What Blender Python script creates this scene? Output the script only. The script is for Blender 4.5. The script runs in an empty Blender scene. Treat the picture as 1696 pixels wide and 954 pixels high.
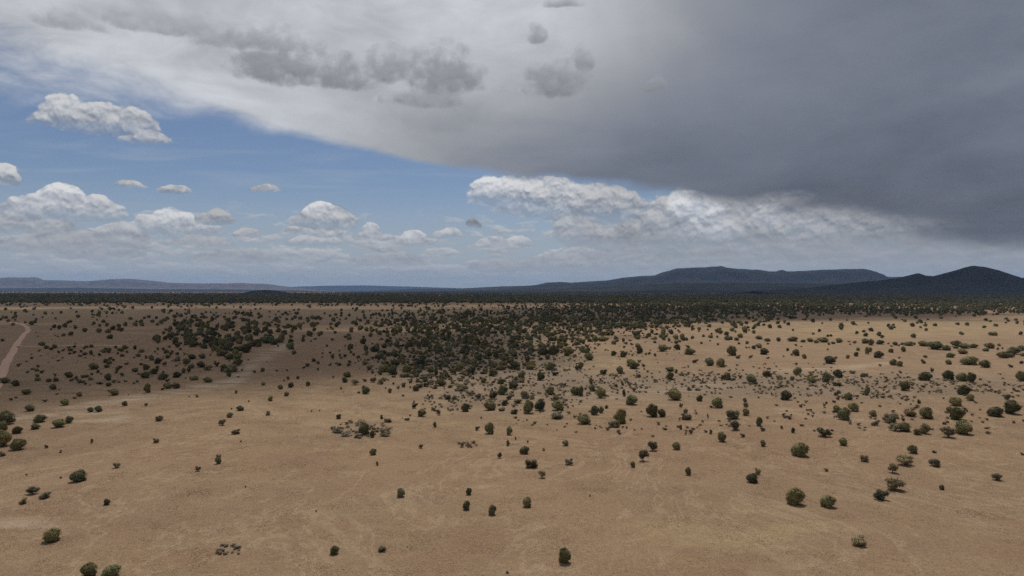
import bpy, bmesh, math, random
import numpy as np
from mathutils import Vector

# ------------------------------------------------------------------ camera, sky, sun, exposure
sc = bpy.context.scene
C = sc.collection
F, CX, HY, CAMZ = 1211.0, 848.0, 481.0, 40.0      # focal length in photo pixels, centre column, horizon row, flying height
cam = bpy.data.objects.new('camera', bpy.data.cameras.new('camera'))
C.objects.link(cam)
cam.location = (0, 0, CAMZ)
cam.rotation_euler = (math.radians(90) + math.atan((HY - 477.0) / F), 0, 0)
cam.data.sensor_width = 36.0
cam.data.lens = 36.0 * F / 1696.0
cam.data.clip_start, cam.data.clip_end = 1.0, 300000.0
sc.camera = cam
sc.view_settings.view_transform = 'Standard'
sc.view_settings.look = 'None'
sc.view_settings.exposure = 0.0
sc.view_settings.gamma = 1.0
sc.view_settings.use_curve_mapping = False
sc.cycles.use_denoising = DENOISE = False
sc.cycles.transparent_max_bounces = 16
sc.cycles.use_adaptive_sampling = True
sc.cycles.adaptive_threshold = 0.015
sc.cycles.max_bounces = 4
sc.cycles.diffuse_bounces = 2
sc.cycles.volume_bounces = 0

SUN_EL, SUN_AZ = math.radians(65), math.radians(6)      # a high sun a little ahead of the camera
sdir = Vector((math.sin(SUN_AZ) * math.cos(SUN_EL), math.cos(SUN_AZ) * math.cos(SUN_EL), math.sin(SUN_EL)))
sun = bpy.data.objects.new('sun', bpy.data.lights.new('sun', 'SUN'))
C.objects.link(sun)
sun.data.energy = 3.1
sun.data.angle = math.radians(0.53)
sun.data.color = (1.0, 0.95, 0.88)
sun.rotation_euler = sdir.to_track_quat('Z', 'Y').to_euler()
sun.location = (0, 0, 500)

world = bpy.data.worlds.new('World')
sc.world = world
world.use_nodes = True
SKY_STRENGTH = 0.1


class Net:
    """Small helper that writes node trees as expressions."""
    def __init__(self, tree):
        self.t = tree

    def node(self, kind, **kw):
        n = self.t.nodes.new(kind)
        for k, v in kw.items():
            setattr(n, k, v)
        return n

    def put(self, sock, v):
        if isinstance(v, Ex):
            self.t.links.new(v.s, sock)
        elif hasattr(v, 'is_linked'):
            self.t.links.new(v, sock)
        else:
            sock.default_value = v

    def m(self, op, a, b=0.0, c=0.0, clamp=False):
        n = self.node('ShaderNodeMath', operation=op, use_clamp=clamp)
        for i, v in enumerate((a, b, c)):
            self.put(n.inputs[i], v)
        return Ex(self, n.outputs[0])

    def vm(self, op, a, b=None, c=None, out=0):
        n = self.node('ShaderNodeVectorMath', operation=op)
        for i, v in enumerate((a, b, c)):
            if v is not None:
                self.put(n.inputs[i], v)
        return Ex(self, n.outputs[out])

    def xyz(self, x, y, z=0.0):
        n = self.node('ShaderNodeCombineXYZ')
        for i, v in enumerate((x, y, z)):
            self.put(n.inputs[i], v)
        return Ex(self, n.outputs[0])

    def noise(self, vec, scale, detail=5.0, rough=0.55, lac=2.0, dist=0.0, color=False):
        n = self.node('ShaderNodeTexNoise')
        self.put(n.inputs['Vector'], vec)
        for k, v in (('Scale', scale), ('Detail', detail), ('Roughness', rough), ('Lacunarity', lac), ('Distortion', dist)):
            self.put(n.inputs[k], v)
        return Ex(self, n.outputs['Color' if color else 'Fac'])

    def cells(self, vec, detail=2.0):
        n = self.node('ShaderNodeTexVoronoi', voronoi_dimensions='2D', feature='F1', normalize=True)
        self.put(n.inputs['Vector'], vec)
        for k, v in (('Scale', 1.0), ('Detail', detail), ('Roughness', 0.45), ('Lacunarity', 2.3)):
            n.inputs[k].default_value = v
        return Ex(self, n.outputs['Distance'])

    def step(self, x, a, b, lo=0.0, hi=1.0):
        n = self.node('ShaderNodeMapRange', interpolation_type='SMOOTHSTEP')
        for i, v in enumerate((x, a, b, lo, hi)):
            self.put(n.inputs[i], v)
        return Ex(self, n.outputs[0])

    def lin(self, x, a, b, lo=0.0, hi=1.0):
        n = self.node('ShaderNodeMapRange')
        for i, v in enumerate((x, a, b, lo, hi)):
            self.put(n.inputs[i], v)
        return Ex(self, n.outputs[0])

    def curve(self, x, pts, x0, x1):
        """Piecewise curve through pts over [x0, x1], constant beyond."""
        n = self.node('ShaderNodeFloatCurve')
        t = self.lin(x, x0, x1)
        self.put(n.inputs['Value'], t)
        ys = [p[1] for p in pts]
        lo, hi = min(ys), max(ys)
        hi = hi if hi > lo else lo + 1
        cv = n.mapping.curves[0]
        q = [((p[0] - x0) / (x1 - x0), (p[1] - lo) / (hi - lo)) for p in pts]
        cv.points[0].location, cv.points[1].location = q[0], q[-1]
        for a in q[1:-1]:
            cv.points.new(*a)
        for p in cv.points:
            p.handle_type = 'AUTO_CLAMPED'
        n.mapping.update()
        return Ex(self, n.outputs[0]) * (hi - lo) + lo

    def mix(self, f, a, b):
        n = self.node('ShaderNodeMix', data_type='RGBA')
        self.put(n.inputs['Factor'], f)
        for k, v in ((6, a), (7, b)):
            self.put(n.inputs[k], v if not isinstance(v, tuple) else (*v[:3], 1.0))
        return Ex(self, n.outputs[2])

    def fmix(self, f, a, b):
        n = self.node('ShaderNodeMix', data_type='FLOAT')
        for k, v in ((0, f), (2, a), (3, b)):
            self.put(n.inputs[k], v)
        return Ex(self, n.outputs[0])

    def tint(self, value, col):
        return self.vm('SCALE', col) if False else self._scale(col, value)

    def _scale(self, col, value):
        n = self.node('ShaderNodeVectorMath', operation='SCALE')
        self.put(n.inputs[0], col)
        self.put(n.inputs['Scale'], value)
        return Ex(self, n.outputs[0])


class Ex:
    def __init__(self, net, sock):
        self.n, self.s = net, sock
    def __add__(self, o): return self.n.m('ADD', self, o)
    def __radd__(self, o): return self.n.m('ADD', o, self)
    def __sub__(self, o): return self.n.m('SUBTRACT', self, o)
    def __rsub__(self, o): return self.n.m('SUBTRACT', o, self)
    def __mul__(self, o): return self.n.m('MULTIPLY', self, o)
    def __rmul__(self, o): return self.n.m('MULTIPLY', o, self)
    def __truediv__(self, o): return self.n.m('DIVIDE', self, o)
    def max(self, o): return self.n.m('MAXIMUM', self, o)
    def min(self, o): return self.n.m('MINIMUM', self, o)
    def clamp(self): return self.n.m('ADD', self, 0.0, clamp=True)


def sky_u(px):                       # photo column -> azimuth in milliradian-like sky units
    return F * math.atan((px - CX) / F)


def sky_v(px, py):                   # photo pixel -> elevation in the same units
    return F * math.atan((HY - py) / math.hypot(px - CX, F))


# cumulus (column, base row, half width, height, brightness) in the direction where each stands, the farthest first
PUFFS = [(1260, 420, 300, 104, .42), (1480, 420, 230, 92, .30), (1660, 425, 200, 80, .20), (940, 446, 90, 28, .46), (820, 446, 50, 16, .46), (640, 436, 60, 18, .46), (390, 430, 70, 16, .46), (170, 424, 60, 18, .46), (30, 414, 60, 18, .46),
         (212, 309, 20, 9, .46), (285, 317, 26, 11, .46), (440, 314, 22, 9, .46),
         (160, 210, 84, 34, .50), (112, 202, 38, 40, .54), (175, 204, 32, 30, .52), (226, 207, 28, 24, .50), (240, 233, 36, 18, .54),
         (105, 356, 84, 32, .58), (100, 346, 36, 38, .64), (58, 352, 34, 22, .58), (155, 354, 32, 30, .56), (2, 300, 22, 24, .54),
         (45, 380, 66, 26, .46), (200, 402, 36, 30, .50), (110, 408, 60, 26, .44), (182, 392, 26, 20, .52),
         (290, 386, 78, 24, .58), (282, 376, 36, 32, .64), (245, 378, 26, 22, .58), (325, 384, 40, 14, .58), (355, 368, 32, 22, .42), (412, 390, 20, 12, .48), (330, 404, 60, 12, .46),
         (538, 372, 54, 30, .50), (530, 366, 34, 34, .62), (562, 372, 32, 24, .50), (522, 403, 44, 16, .54), (530, 388, 38, 16, .58), (490, 384, 18, 9, .5),
         (622, 394, 34, 14, .54), (616, 386, 16, 18, .60), (685, 404, 38, 14, .60), (683, 396, 22, 16, .64), (740, 390, 28, 12, .56),
         (832, 409, 56, 12, .58), (812, 402, 28, 14, .62), (856, 404, 30, 16, .62), (785, 373, 12, 11, .27),
         (848, 332, 76, 40, .60), (812, 326, 40, 36, .64), (900, 345, 90, 52, .54), (985, 356, 90, 54, .47),
         (950, 388, 34, 66, .50), (942, 350, 26, 34, .58), (972, 402, 40, 50, .43), (1000, 404, 50, 28, .42), (1060, 402, 76, 30, .27), (1095, 429, 24, 14, .30),
         (1105, 388, 56, 62, .46), (1138, 356, 40, 46, .74), (1160, 392, 50, 50, .62), (1195, 390, 36, 34, .76), (1180, 360, 26, 30, .70), (1215, 388, 30, 24, .42), (1250, 396, 34, 30, .25), (1130, 402, 70, 14, .24),
         (1275, 366, 36, 34, .60), (1328, 384, 34, 44, .54), (1385, 380, 28, 36, .50), (1410, 396, 44, 40, .36), (1430, 404, 60, 22, .22), (1480, 398, 40, 20, .22), (1530, 404, 90, 44, .22), (1640, 412, 90, 40, .17),
         (1200, 424, 150, 12, .32), (1350, 430, 150, 12, .30), (1290, 438, 70, 12, .50), (1420, 442, 90, 12, .48), (1500, 440, 130, 18, .46), (1560, 450, 70, 16, .50), (1640, 448, 120, 18, .38)]
# ragged grey scud hanging under the sheet
SCUD = [(470, 122, 100, 66, .22), (560, 134, 66, 50, .215), (430, 76, 120, 40, .27), (735, 138, 84, 72, .225), (700, 170, 80, 30, .26), (640, 124, 50, 52, .24), (930, 148, 66, 50, .225), (900, 128, 44, 26, .25),
        (968, 108, 22, 36, .25), (886, 64, 20, 30, .25), (250, 44, 120, 34, .31), (110, 40, 60, 24, .31), (930, 8, 40, 14, .28), (1085, 146, 18, 22, .23)]


def build_sky():
    wt = world.node_tree
    wt.nodes.clear()
    n = Net(wt)
    K = 1.0 / SKY_STRENGTH
    k3 = lambda r, g, b: (r * K, g * K, b * K)
    U0, U1 = sky_u(-700), sky_u(2300)
    cu = lambda x, pts: n.curve(x, [(sky_u(a), b) for a, b in pts], U0, U1)
    tc = n.node('ShaderNodeTexCoord')
    d = Ex(n, tc.outputs['Generated'])
    sep = n.node('ShaderNodeSeparateXYZ')
    n.put(sep.inputs[0], d)
    x, y, z = (Ex(n, s) for s in sep.outputs)
    u = n.m('ARCTAN2', x, y) * F
    v = n.m('ARCSINE', z) * F
    zz = z.max(0.0) + 0.06               # a layer overhead shrinks towards the horizon
    plane = n.xyz(x / zz, y / zz, 0.0)
    st = n.node('ShaderNodeTexSky', sky_type='NISHITA')
    st.sun_disc = False
    st.sun_elevation = SUN_EL
    st.sun_rotation = SUN_AZ
    st.altitude = 1400
    st.air_density, st.dust_density, st.ozone_density = 1.0, 1.0, 2.0
    clear = n.vm('MULTIPLY', Ex(n, st.outputs[0]), CLEAR_TINT)

    def lobes(items, rough, edge, b1, L):
        """Domes with flat bases, three at a time (one in each component), blended where they overlap."""
        fv = n._scale(b1, 1e-9)          # each step waits for the one before: the shader's memory is small
        fv = n.vm('SUBTRACT', fv, (1.0, 1.0, 1.0))
        sw, shh, sbb = 1e-4, 0.0, 0.5e-4
        for i in range(0, len(items), 3):
            t = (list(items[i:i + 3]) + [(-3000, 480, 1, 1, .5)] * 2)[:3]
            ia, ib = tuple(1.0 / k[2] for k in t), tuple(1.0 / k[3] for k in t)
            oa = tuple(-sky_u(k[0]) / k[2] for k in t)
            ob = tuple(-sky_v(k[0], k[1]) / k[3] for k in t)
            dx = n.vm('MULTIPLY_ADD', L['uu'], ia, n.vm('MULTIPLY_ADD', fv, (1e-9,) * 3, oa))
            dy = n.vm('MULTIPLY_ADD', L['vv'], ib, ob)
            dz = n.vm('MAXIMUM', dy, n.vm('MULTIPLY', dy, (-3.2,) * 3))
            f = n.vm('SUBTRACT', (1.0, 1.0, 1.0), n.vm('MULTIPLY_ADD', dx, dx, n.vm('MULTIPLY', dz, dz)))
            fv = n.vm('MAXIMUM', fv, f)
            w = n.vm('MAXIMUM', f, (0.0, 0.0, 0.0))
            w = n.vm('MULTIPLY', w, w)
            sw = sw + n.vm('DOT_PRODUCT', w, (1.0, 1.0, 1.0), out=1) if i else n.vm('DOT_PRODUCT', w, (1.0, 1.0, 1.0), out=1) + 1e-4
            shh = n.vm('DOT_PRODUCT', w, dy, out=1) + shh
            sbb = n.vm('DOT_PRODUCT', w, tuple(k[4] for k in t), out=1) + sbb
        s = n.node('ShaderNodeSeparateXYZ')
        n.put(s.inputs[0], fv)
        fld = Ex(n, s.outputs[0]).max(Ex(n, s.outputs[1])).max(Ex(n, s.outputs[2]))
        return n.step(fld + (b1 - 0.5) * rough, 0.0, edge), shh / sw, sbb / sw

    def layers(det, near):
        """Everything but the single clouds: clear air, veil, far rows, the sheet; near adds the billow noises."""
        L = {}
        col = n.mix(n.step(v, 190.0, 5.0) * 0.8, clear, k3(.40, .45, .52))
        veil = n.noise(n.vm('MULTIPLY', plane, (0.55, 1.3, 1.0)), 1.6, det, 0.6, dist=0.6)
        col = n.mix(n.step(veil, 0.45, 0.80) * n.step(v, 60.0, 200.0) * 0.5, col, k3(.36, .42, .50))
        # far rows of small cumulus fading into the horizon
        far_p = n.xyz(u * 0.017, v * 0.046, 3.1)
        fn = n.noise(far_p, 1.0, det, 0.6)
        fl = n.noise(n.vm('ADD', far_p, (0.03, 0.20, 0.0)), 1.0, 3, 0.55)
        fm = n.step(fn + n.step(v, 130.0, 40.0) * 0.13, 0.555, 0.64) * n.step(v, 150.0, 80.0)
        fc = n.mix(((fn - fl) * 3.2 + 0.45).clamp(), k3(.31, .35, .41), k3(.66, .66, .66))
        fc = n.mix(n.step(v, 75.0, 8.0) * 0.8, fc, k3(.40, .44, .50))
        L['col'] = n.mix(fm * 0.8, col, fc)
        # the great sheet of storm cloud above its lower edge
        line = cu(u, [(a, sky_v(a, b)) for a, b in [(-700, 70), (-300, 95), (0, 118), (130, 140), (250, 168), (350, 192), (450, 216), (620, 249), (800, 284), (900, 296), (1050, 312), (1200, 334), (1400, 364), (1550, 388), (1696, 412), (1900, 430), (2300, 445)]])
        sn = n.noise(n.vm('MULTIPLY', plane, (1.0, 0.6, 1.0)), 1.15, det, 0.56, dist=0.5)
        sn2 = n.noise(n.xyz(u * 0.007, v * 0.016, 5.0), 1.0, det, 0.58, dist=0.4)
        feather = cu(u, [(-700, 60), (0, 60), (300, 46), (480, 16), (700, 9), (900, 14), (1200, 22), (1696, 36), (2300, 40)])
        dist = v - line
        L['sheet'] = n.step(dist + (sn2 - 0.5) * feather * 3.2, feather * -0.7, feather)
        us = u + (sn2 - 0.5) * 260.0 + n.step(v, 420.0, 200.0) * 60.0
        tb = cu(us, [(-700, .44), (0, .44), (200, .47), (400, .52), (700, .58), (850, .58), (1000, .49), (1100, .37), (1200, .28), (1400, .215), (1700, .18), (2300, .18)])
        lb = cu(us, [(-700, .54), (0, .54), (200, .58), (400, .58), (600, .47), (800, .31), (1000, .205), (1200, .158), (1400, .140), (1600, .128), (1700, .126), (2300, .126)])
        br = n.fmix(n.step(dist, 0.0, 280.0), lb, tb)
        wob = cu(u, [(-700, .8), (700, .75), (1000, .6), (1300, .52), (2300, .52)])
        br = br * (1.0 + (sn - 0.5) * wob + (sn2 - 0.5) * wob * 1.2)
        dark = n.step(br, 0.38, 0.12)
        L['sheetcol'] = n.tint(br * K, n.mix(dark, (0.965, 1.0, 1.06), (0.90, 1.0, 1.25)))
        if near:
            wq = n.noise(n.xyz(u * 0.022, v * 0.03, 7.7), 1.0, 3, 0.55, color=True)
            wv = n.vm('MULTIPLY', n.vm('SUBTRACT', wq, (0.5, 0.5, 0.5)), (30.0, 15.0, 0.0))
            ws = n.node('ShaderNodeSeparateXYZ')
            n.put(ws.inputs[0], wv)
            uw, vw = u + Ex(n, ws.outputs[0]), v + Ex(n, ws.outputs[1])
            L['uu'], L['vv'] = n.xyz(uw, uw, uw), n.xyz(vw, vw, vw)
            bil_p = n.xyz(u * 0.046, v * 0.052, 1.3)
            nb = n.noise(bil_p, 1.0, 6, 0.55)
            nr = nb - n.noise(n.vm('ADD', bil_p, (0.05, 0.24, 0.0)), 1.0, 4, 0.5)
            cp = n.xyz(uw * 0.034 + nb * 0.9, vw * 0.046 + nb * 0.7, 0.0)      # cauliflower heads
            c1 = n.cells(cp)
            c2 = n.cells(n.vm('ADD', cp, (0.08, 0.26, 0.0)))
            L['b1'] = nb * 0.6 + (0.42 - c1) * 0.55 + 0.2
            L['nb'] = nb
            L['relief'] = nr * 0.55 + (c2 - c1) * 0.50
        return L

    def cell(L, puffs, scud):
        """The sky in one patch of directions, with only the clouds that reach into it."""
        col = L['col']
        if puffs:
            pm, ph, pb = lobes(puffs, 1.25, 0.26, L['b1'], L)
            shade = (ph * 0.75 + L['relief'] * 3.4 + 0.26).clamp()
            pv = n.fmix(shade, pb * 0.50, pb * 1.22)
            pc = n.tint(pv * K, n.mix(shade, (0.90, 0.99, 1.16), (1.0, 1.0, 1.0)))
            pc = n.mix(n.step(v, 150.0, 20.0) * 0.72, pc, k3(.40, .43, .48))
            col = n.mix(pm * n.step(ph + L['relief'] * 0.6, -0.25, 0.35, 0.35, 0.97), col, pc)
        col = n.mix(L['sheet'] * 0.97, col, L['sheetcol'])
        if scud:
            sm, sh, sb = lobes(scud, 2.1, 1.05, L['nb'], L)
            sv = n.fmix((sh * 0.55 + L['relief'] * 1.3 + 0.25).clamp(), sb * 0.98, sb * 1.7)
            col = n.mix(sm * 0.9, col, n.tint(sv * K, (0.96, 1.0, 1.09)))
        bg = n.node('ShaderNodeBackground')
        n.put(bg.inputs['Color'], col)
        bg.inputs['Strength'].default_value = SKY_STRENGTH
        return bg.outputs[0]

    def pick(fac, a, b):
        mx = n.node('ShaderNodeMixShader')
        n.put(mx.inputs[0], fac)
        wt.links.new(a, mx.inputs[1])
        wt.links.new(b, mx.inputs[2])
        return mx.outputs[0]

    rest = cell(layers(2, False), [], [])
    sh = cell(layers(6, True), PUFFS, SCUD)
    us, vs = [sky_u(-140), sky_u(1840)], [-2.0, 520.0]
    inside = n.m('GREATER_THAN', u, us[0]) * n.m('LESS_THAN', u, us[-1]) * n.m('LESS_THAN', v, vs[-1]) * n.m('GREATER_THAN', v, vs[0])
    sh = pick(inside, rest, sh)
    out = n.node('ShaderNodeOutputWorld')
    wt.links.new(sh, out.inputs['Surface'])


CLEAR_TINT = (0.62, 0.62, 0.66)
build_sky()
world.cycles.sampling_method = 'MANUAL'
world.cycles.sample_map_resolution = 1024

# ------------------------------------------------------------------ helpers
rng = np.random.default_rng(7)
random.seed(7)


def link(o):
    C.objects.link(o)
    return o


def tag(o, label=None, cat=None, group=None, kind=None):
    for k, v in (('label', label), ('category', cat), ('group', group), ('kind', kind)):
        if v:
            o[k] = v
    return o


def mesh_obj(name, verts, faces, mat, parent=None, smooth=False):
    me = bpy.data.meshes.new(name)
    me.from_pydata([tuple(map(float, v)) for v in verts] if not isinstance(verts, np.ndarray) else verts.tolist(), [], faces)
    me.materials.append(mat)
    if smooth:
        me.polygons.foreach_set('use_smooth', [True] * len(me.polygons))
    o = link(bpy.data.objects.new(name, me))
    o.parent = parent
    return o


def grid_faces(nr, ncol, wrap=False):
    i = np.arange(nr - 1)[:, None]
    j = np.arange(ncol if wrap else ncol - 1)[None, :]
    a = i * ncol + j
    b = i * ncol + (j + 1) % ncol
    return np.stack([a, b, b + ncol, a + ncol], -1).reshape(-1, 4)


def fast_mesh(name, verts, quads, mat, smooth=True):
    me = bpy.data.meshes.new(name)
    me.vertices.add(len(verts))
    me.vertices.foreach_set('co', np.asarray(verts, dtype=np.float32).ravel())
    nq = len(quads)
    me.loops.add(nq * 4)
    me.loops.foreach_set('vertex_index', np.asarray(quads, dtype=np.int32).ravel())
    me.polygons.add(nq)
    me.polygons.foreach_set('loop_start', np.arange(nq, dtype=np.int32) * 4)
    me.polygons.foreach_set('use_smooth', np.full(nq, smooth))
    me.update(calc_edges=True)
    me.validate()
    me.materials.append(mat)
    return link(bpy.data.objects.new(name, me))


# ---- lie of the land
WAVES = [(0.55, 230, 0.4, 1.0), (0.45, 170, 2.1, 2.3), (0.35, 120, 4.0, 0.7), (0.30, 310, 1.1, 5.2), (0.22, 75, 5.5, 3.3)]
BIG = [(2.2, 1700, 0.9, 1.0), (1.6, 1100, 2.5, 4.0), (1.8, 2600, 4.4, 2.0)]


def land(x, y):
    x, y = np.asarray(x, float), np.asarray(y, float)
    h = np.zeros(np.broadcast(x, y).shape)
    for a, wl, th, ph in WAVES:
        h = h + a * np.sin((x * math.cos(th) + y * math.sin(th)) * 2 * math.pi / wl + ph + 0.6 * np.sin((x * math.sin(th) - y * math.cos(th)) * 2 * math.pi / (wl * 1.7)))
    r = np.hypot(x, y)
    g = np.zeros_like(h)
    for a, wl, th, ph in BIG:
        g = g + a * np.sin((x * math.cos(th) + y * math.sin(th)) * 2 * math.pi / wl + ph)
    k = np.clip((r - 700) / 1500, 0, 1) * np.clip((9000 - r) / 5000, 0, 1)
    near = np.clip((3000 - r) / 1500, 0, 1)
    return h * near * 0.8 + g * k


def at(px, py):
    """Photo pixel -> the ground point it shows (the ray is walked onto the uneven land)."""
    dx, dz = (px - CX) / F, -(py - HY) / F
    y = CAMZ / max(-dz, 1e-4)
    for _ in range(12):
        y += ((CAMZ - float(land(dx * y, y))) / max(-dz, 1e-4) - y) * 0.6
    return dx * y, y, float(land(dx * y, y))


def seen_at(x, y, z):
    y = np.maximum(y, 1.0)
    return CX + F * x / y, HY - F * (z - CAMZ) / y


def vnoise(x, y, seed=0):
    """Cheap value noise for layout work."""
    xi, yi = np.floor(x).astype(np.int64), np.floor(y).astype(np.int64)
    fx, fy = x - xi, y - yi
    fx, fy = fx * fx * (3 - 2 * fx), fy * fy * (3 - 2 * fy)

    def hsh(a, b):
        n = (a * 374761393 + b * 668265263 + seed * 974711) & 0x7fffffff
        n = ((n ^ (n >> 13)) * 1274126177) & 0x7fffffff
        return ((n ^ (n >> 16)) & 0xffff) / 65535.0
    return (hsh(xi, yi) * (1 - fx) + hsh(xi + 1, yi) * fx) * (1 - fy) + (hsh(xi, yi + 1) * (1 - fx) + hsh(xi + 1, yi + 1) * fx) * fy


def fbm(x, y, seed=0, oct=4):
    s, a, t = 0.0, 0.5, 0.0
    for k in range(oct):
        s = s + a * vnoise(x * 2 ** k, y * 2 ** k, seed + k)
        t += a
        a *= 0.5
    return s / t


# ------------------------------------------------------------------ materials
def material(name):
    m = bpy.data.materials.new(name)
    m.use_nodes = True
    m.node_tree.nodes.clear()
    n = Net(m.node_tree)
    out = n.node('ShaderNodeOutputMaterial')
    b = n.node('ShaderNodeBsdfPrincipled')
    b.inputs['Roughness'].default_value = 0.95
    b.inputs['Specular IOR Level'].default_value = 0.12
    m.node_tree.links.new(b.outputs[0], out.inputs['Surface'])
    return m, n, b


def ground_material():
    m, n, b = material('dry grassland')
    pos = Ex(n, n.node('ShaderNodeNewGeometry').outputs['Position'])
    at_ = n.node('ShaderNodeAttribute', attribute_name='cover')
    sp = n.node('ShaderNodeSeparateColor')
    n.put(sp.inputs[0], at_.outputs['Color'])
    sand, yellow, stony = (Ex(n, s) for s in sp.outputs[:3])
    bare = Ex(n, at_.outputs['Alpha'])
    big = n.noise(pos, 0.012, 4, 0.6)
    mid = n.noise(n.vm('MULTIPLY', pos, (0.7, 1.0, 1.0)), 0.075, 5, 0.62)
    tuft = n.noise(pos, 0.9, 5, 0.7)
    fine = n.noise(pos, 4.0, 3, 0.75)
    col = n.mix(n.step(mid, 0.28, 0.74), (0.213, 0.138, 0.085), (0.256, 0.177, 0.107))
    col = n.mix(n.step(big, 0.40, 0.72) * 0.65, col, (0.262, 0.173, 0.103))
    col = n.mix(bare * n.step(mid, 0.2, 0.6), col, (0.228, 0.138, 0.081))
    col = n.mix(yellow * n.step(mid, 0.35, 0.62), col, (0.306, 0.228, 0.121))
    col = n.mix(stony * n.step(tuft, 0.35, 0.6) * 0.8, col, (0.152, 0.125, 0.093))
    col = n.mix(stony * n.step(fine, 0.56, 0.70) * 0.7, col, (0.306, 0.250, 0.183))
    streak = n.noise(n.vm('MULTIPLY', pos, (0.35, 1.3, 1.0)), 0.10, 5, 0.6)
    col = n.mix((sand * n.step(streak, 0.40, 0.60) * 1.0).clamp(), col, (0.358, 0.279, 0.198))
    pale = n.step(n.noise(n.vm('MULTIPLY', pos, (0.45, 1.0, 1.0)), 0.22, 5, 0.68), 0.60, 0.74)
    col = n.mix(pale * 0.6, col, (0.312, 0.235, 0.147))
    trail = n.noise(n.vm('MULTIPLY', pos, (1.0, 0.6, 1.0)), 0.018, 5, 0.7, dist=1.2)
    trail = n.step(n.m('ABSOLUTE', trail - 0.5), 0.018, 0.002)
    col = n.mix(trail * 0.35, col, (0.336, 0.250, 0.161))
    green = n.step(n.noise(pos, 0.035, 3, 0.6), 0.60, 0.76)
    col = n.mix(green * 0.35, col, (0.138, 0.112, 0.058))
    k = n.lin(tuft, 0.25, 0.75, 0.82, 1.16) * n.lin(fine, 0.25, 0.75, 0.55, 1.42)
    col = n.tint(k, col)
    n.put(b.inputs['Base Color'], col)
    bp = n.node('ShaderNodeBump')
    bp.inputs['Strength'].default_value = 0.9
    bp.inputs['Distance'].default_value = 0.35
    n.put(bp.inputs['Height'], tuft * 0.6 + fine * 0.5)
    n.put(b.inputs['Normal'], bp.outputs[0])
    return m


def road_material():
    m, n, b = material('graded dirt')
    pos = Ex(n, n.node('ShaderNodeNewGeometry').outputs['Position'])
    a = n.noise(pos, 0.25, 5, 0.65)
    n.put(b.inputs['Base Color'], n.mix(a, (.40, .245, .175), (.50, .335, .245)))
    return m


def foliage_material(name, dark, light, vary=0.45):
    m, n, b = material(name)
    inf = n.node('ShaderNodeObjectInfo')
    rnd = Ex(n, inf.outputs['Random'])
    tc = n.node('ShaderNodeTexCoord')
    nz = n.noise(Ex(n, tc.outputs['Object']), 7.0, 3, 0.6)
    col = n.mix(n.step(nz, 0.3, 0.72), dark, light)
    warm = n.vm('MULTIPLY', col, (1.42, 1.12, 0.85))
    col = n.mix(rnd * 0.8, col, warm)
    col = n.tint(n.lin(n.m('FRACT', rnd * 7.31), 0, 1, 1 - vary, 1 + vary), col)
    n.put(b.inputs['Base Color'], col)
    b.inputs['Roughness'].default_value = 0.8
    b.inputs['Specular IOR Level'].default_value = 0.15
    return m


def bark_material():
    m, n, b = material('shaggy bark')
    tc = n.node('ShaderNodeTexCoord')
    a = n.noise(n.vm('MULTIPLY', Ex(n, tc.outputs['Object']), (9.0, 9.0, 2.0)), 3.0, 4, 0.6)
    n.put(b.inputs['Base Color'], n.mix(a, (.075, .055, .042), (.19, .15, .12)))
    return m


def hill_material(name, lo, hi, cliff, cl):
    m, n, b = material(name)
    pos = Ex(n, n.node('ShaderNodeNewGeometry').outputs['Position'])
    nr = n.node('ShaderNodeNewGeometry').outputs['Normal']
    s = n.node('ShaderNodeSeparateXYZ')
    n.put(s.inputs[0], nr)
    steep = n.step(Ex(n, s.outputs[2]), 0.90, 0.60)
    a = n.noise(n.vm('MULTIPLY', pos, (1.0, 1.0, 2.0)), 0.0035, 8, 0.66)
    a2 = n.noise(pos, 0.02, 5, 0.7)
    col = n.mix(n.step(a, 0.35, 0.68), lo, hi)
    col = n.tint(n.lin(a2, 0.25, 0.75, 0.65, 1.35), col)
    band = n.noise(n.vm('MULTIPLY', pos, (0.0006, 0.0006, 0.014)), 1.0, 4, 0.6)
    col = n.mix(steep * n.step(band, 0.38, 0.6) * cl, col, cliff)
    n.put(b.inputs['Base Color'], col)
    return m


M_GROUND = ground_material()
M_ROAD = road_material()
M_BARK = bark_material()
M_JUN = foliage_material('juniper scales', (.076, .080, .038), (.168, .168, .086))
M_GREY = foliage_material('grey green leaves', (.100, .096, .060), (.195, .186, .118))
M_BROWN = foliage_material('brown twigs', (.068, .054, .036), (.140, .112, .074))
M_ORANGE = foliage_material('rusty leaves', (.17, .10, .035), (.30, .19, .07))
M_SAGE = foliage_material('sage leaves', (.11, .098, .075), (.20, .18, .14))
M_STRAW = foliage_material('dry straw', (.22, .165, .105), (.32, .25, .165))

# ------------------------------------------------------------------ ground
def blob(px, py, cx, cy, rx, ry):
    return np.clip(1.3 - np.sqrt(((px - cx) / rx) ** 2 + ((py - cy) / ry) ** 2), 0, 1)


def stroke(px, py, pts, w):
    d = np.full(px.shape, 1e9)
    for (x0, y0), (x1, y1) in zip(pts[:-1], pts[1:]):
        vx, vy = x1 - x0, (y1 - y0) * 3.0
        t = np.clip(((px - x0) * vx + (py - y0) * 3.0 * vy) / (vx * vx + vy * vy), 0, 1)
        d = np.minimum(d, np.hypot(px - x0 - t * vx, (py - y0) * 3.0 - t * vy))
    return np.clip(1.4 - d / w, 0, 1)


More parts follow.
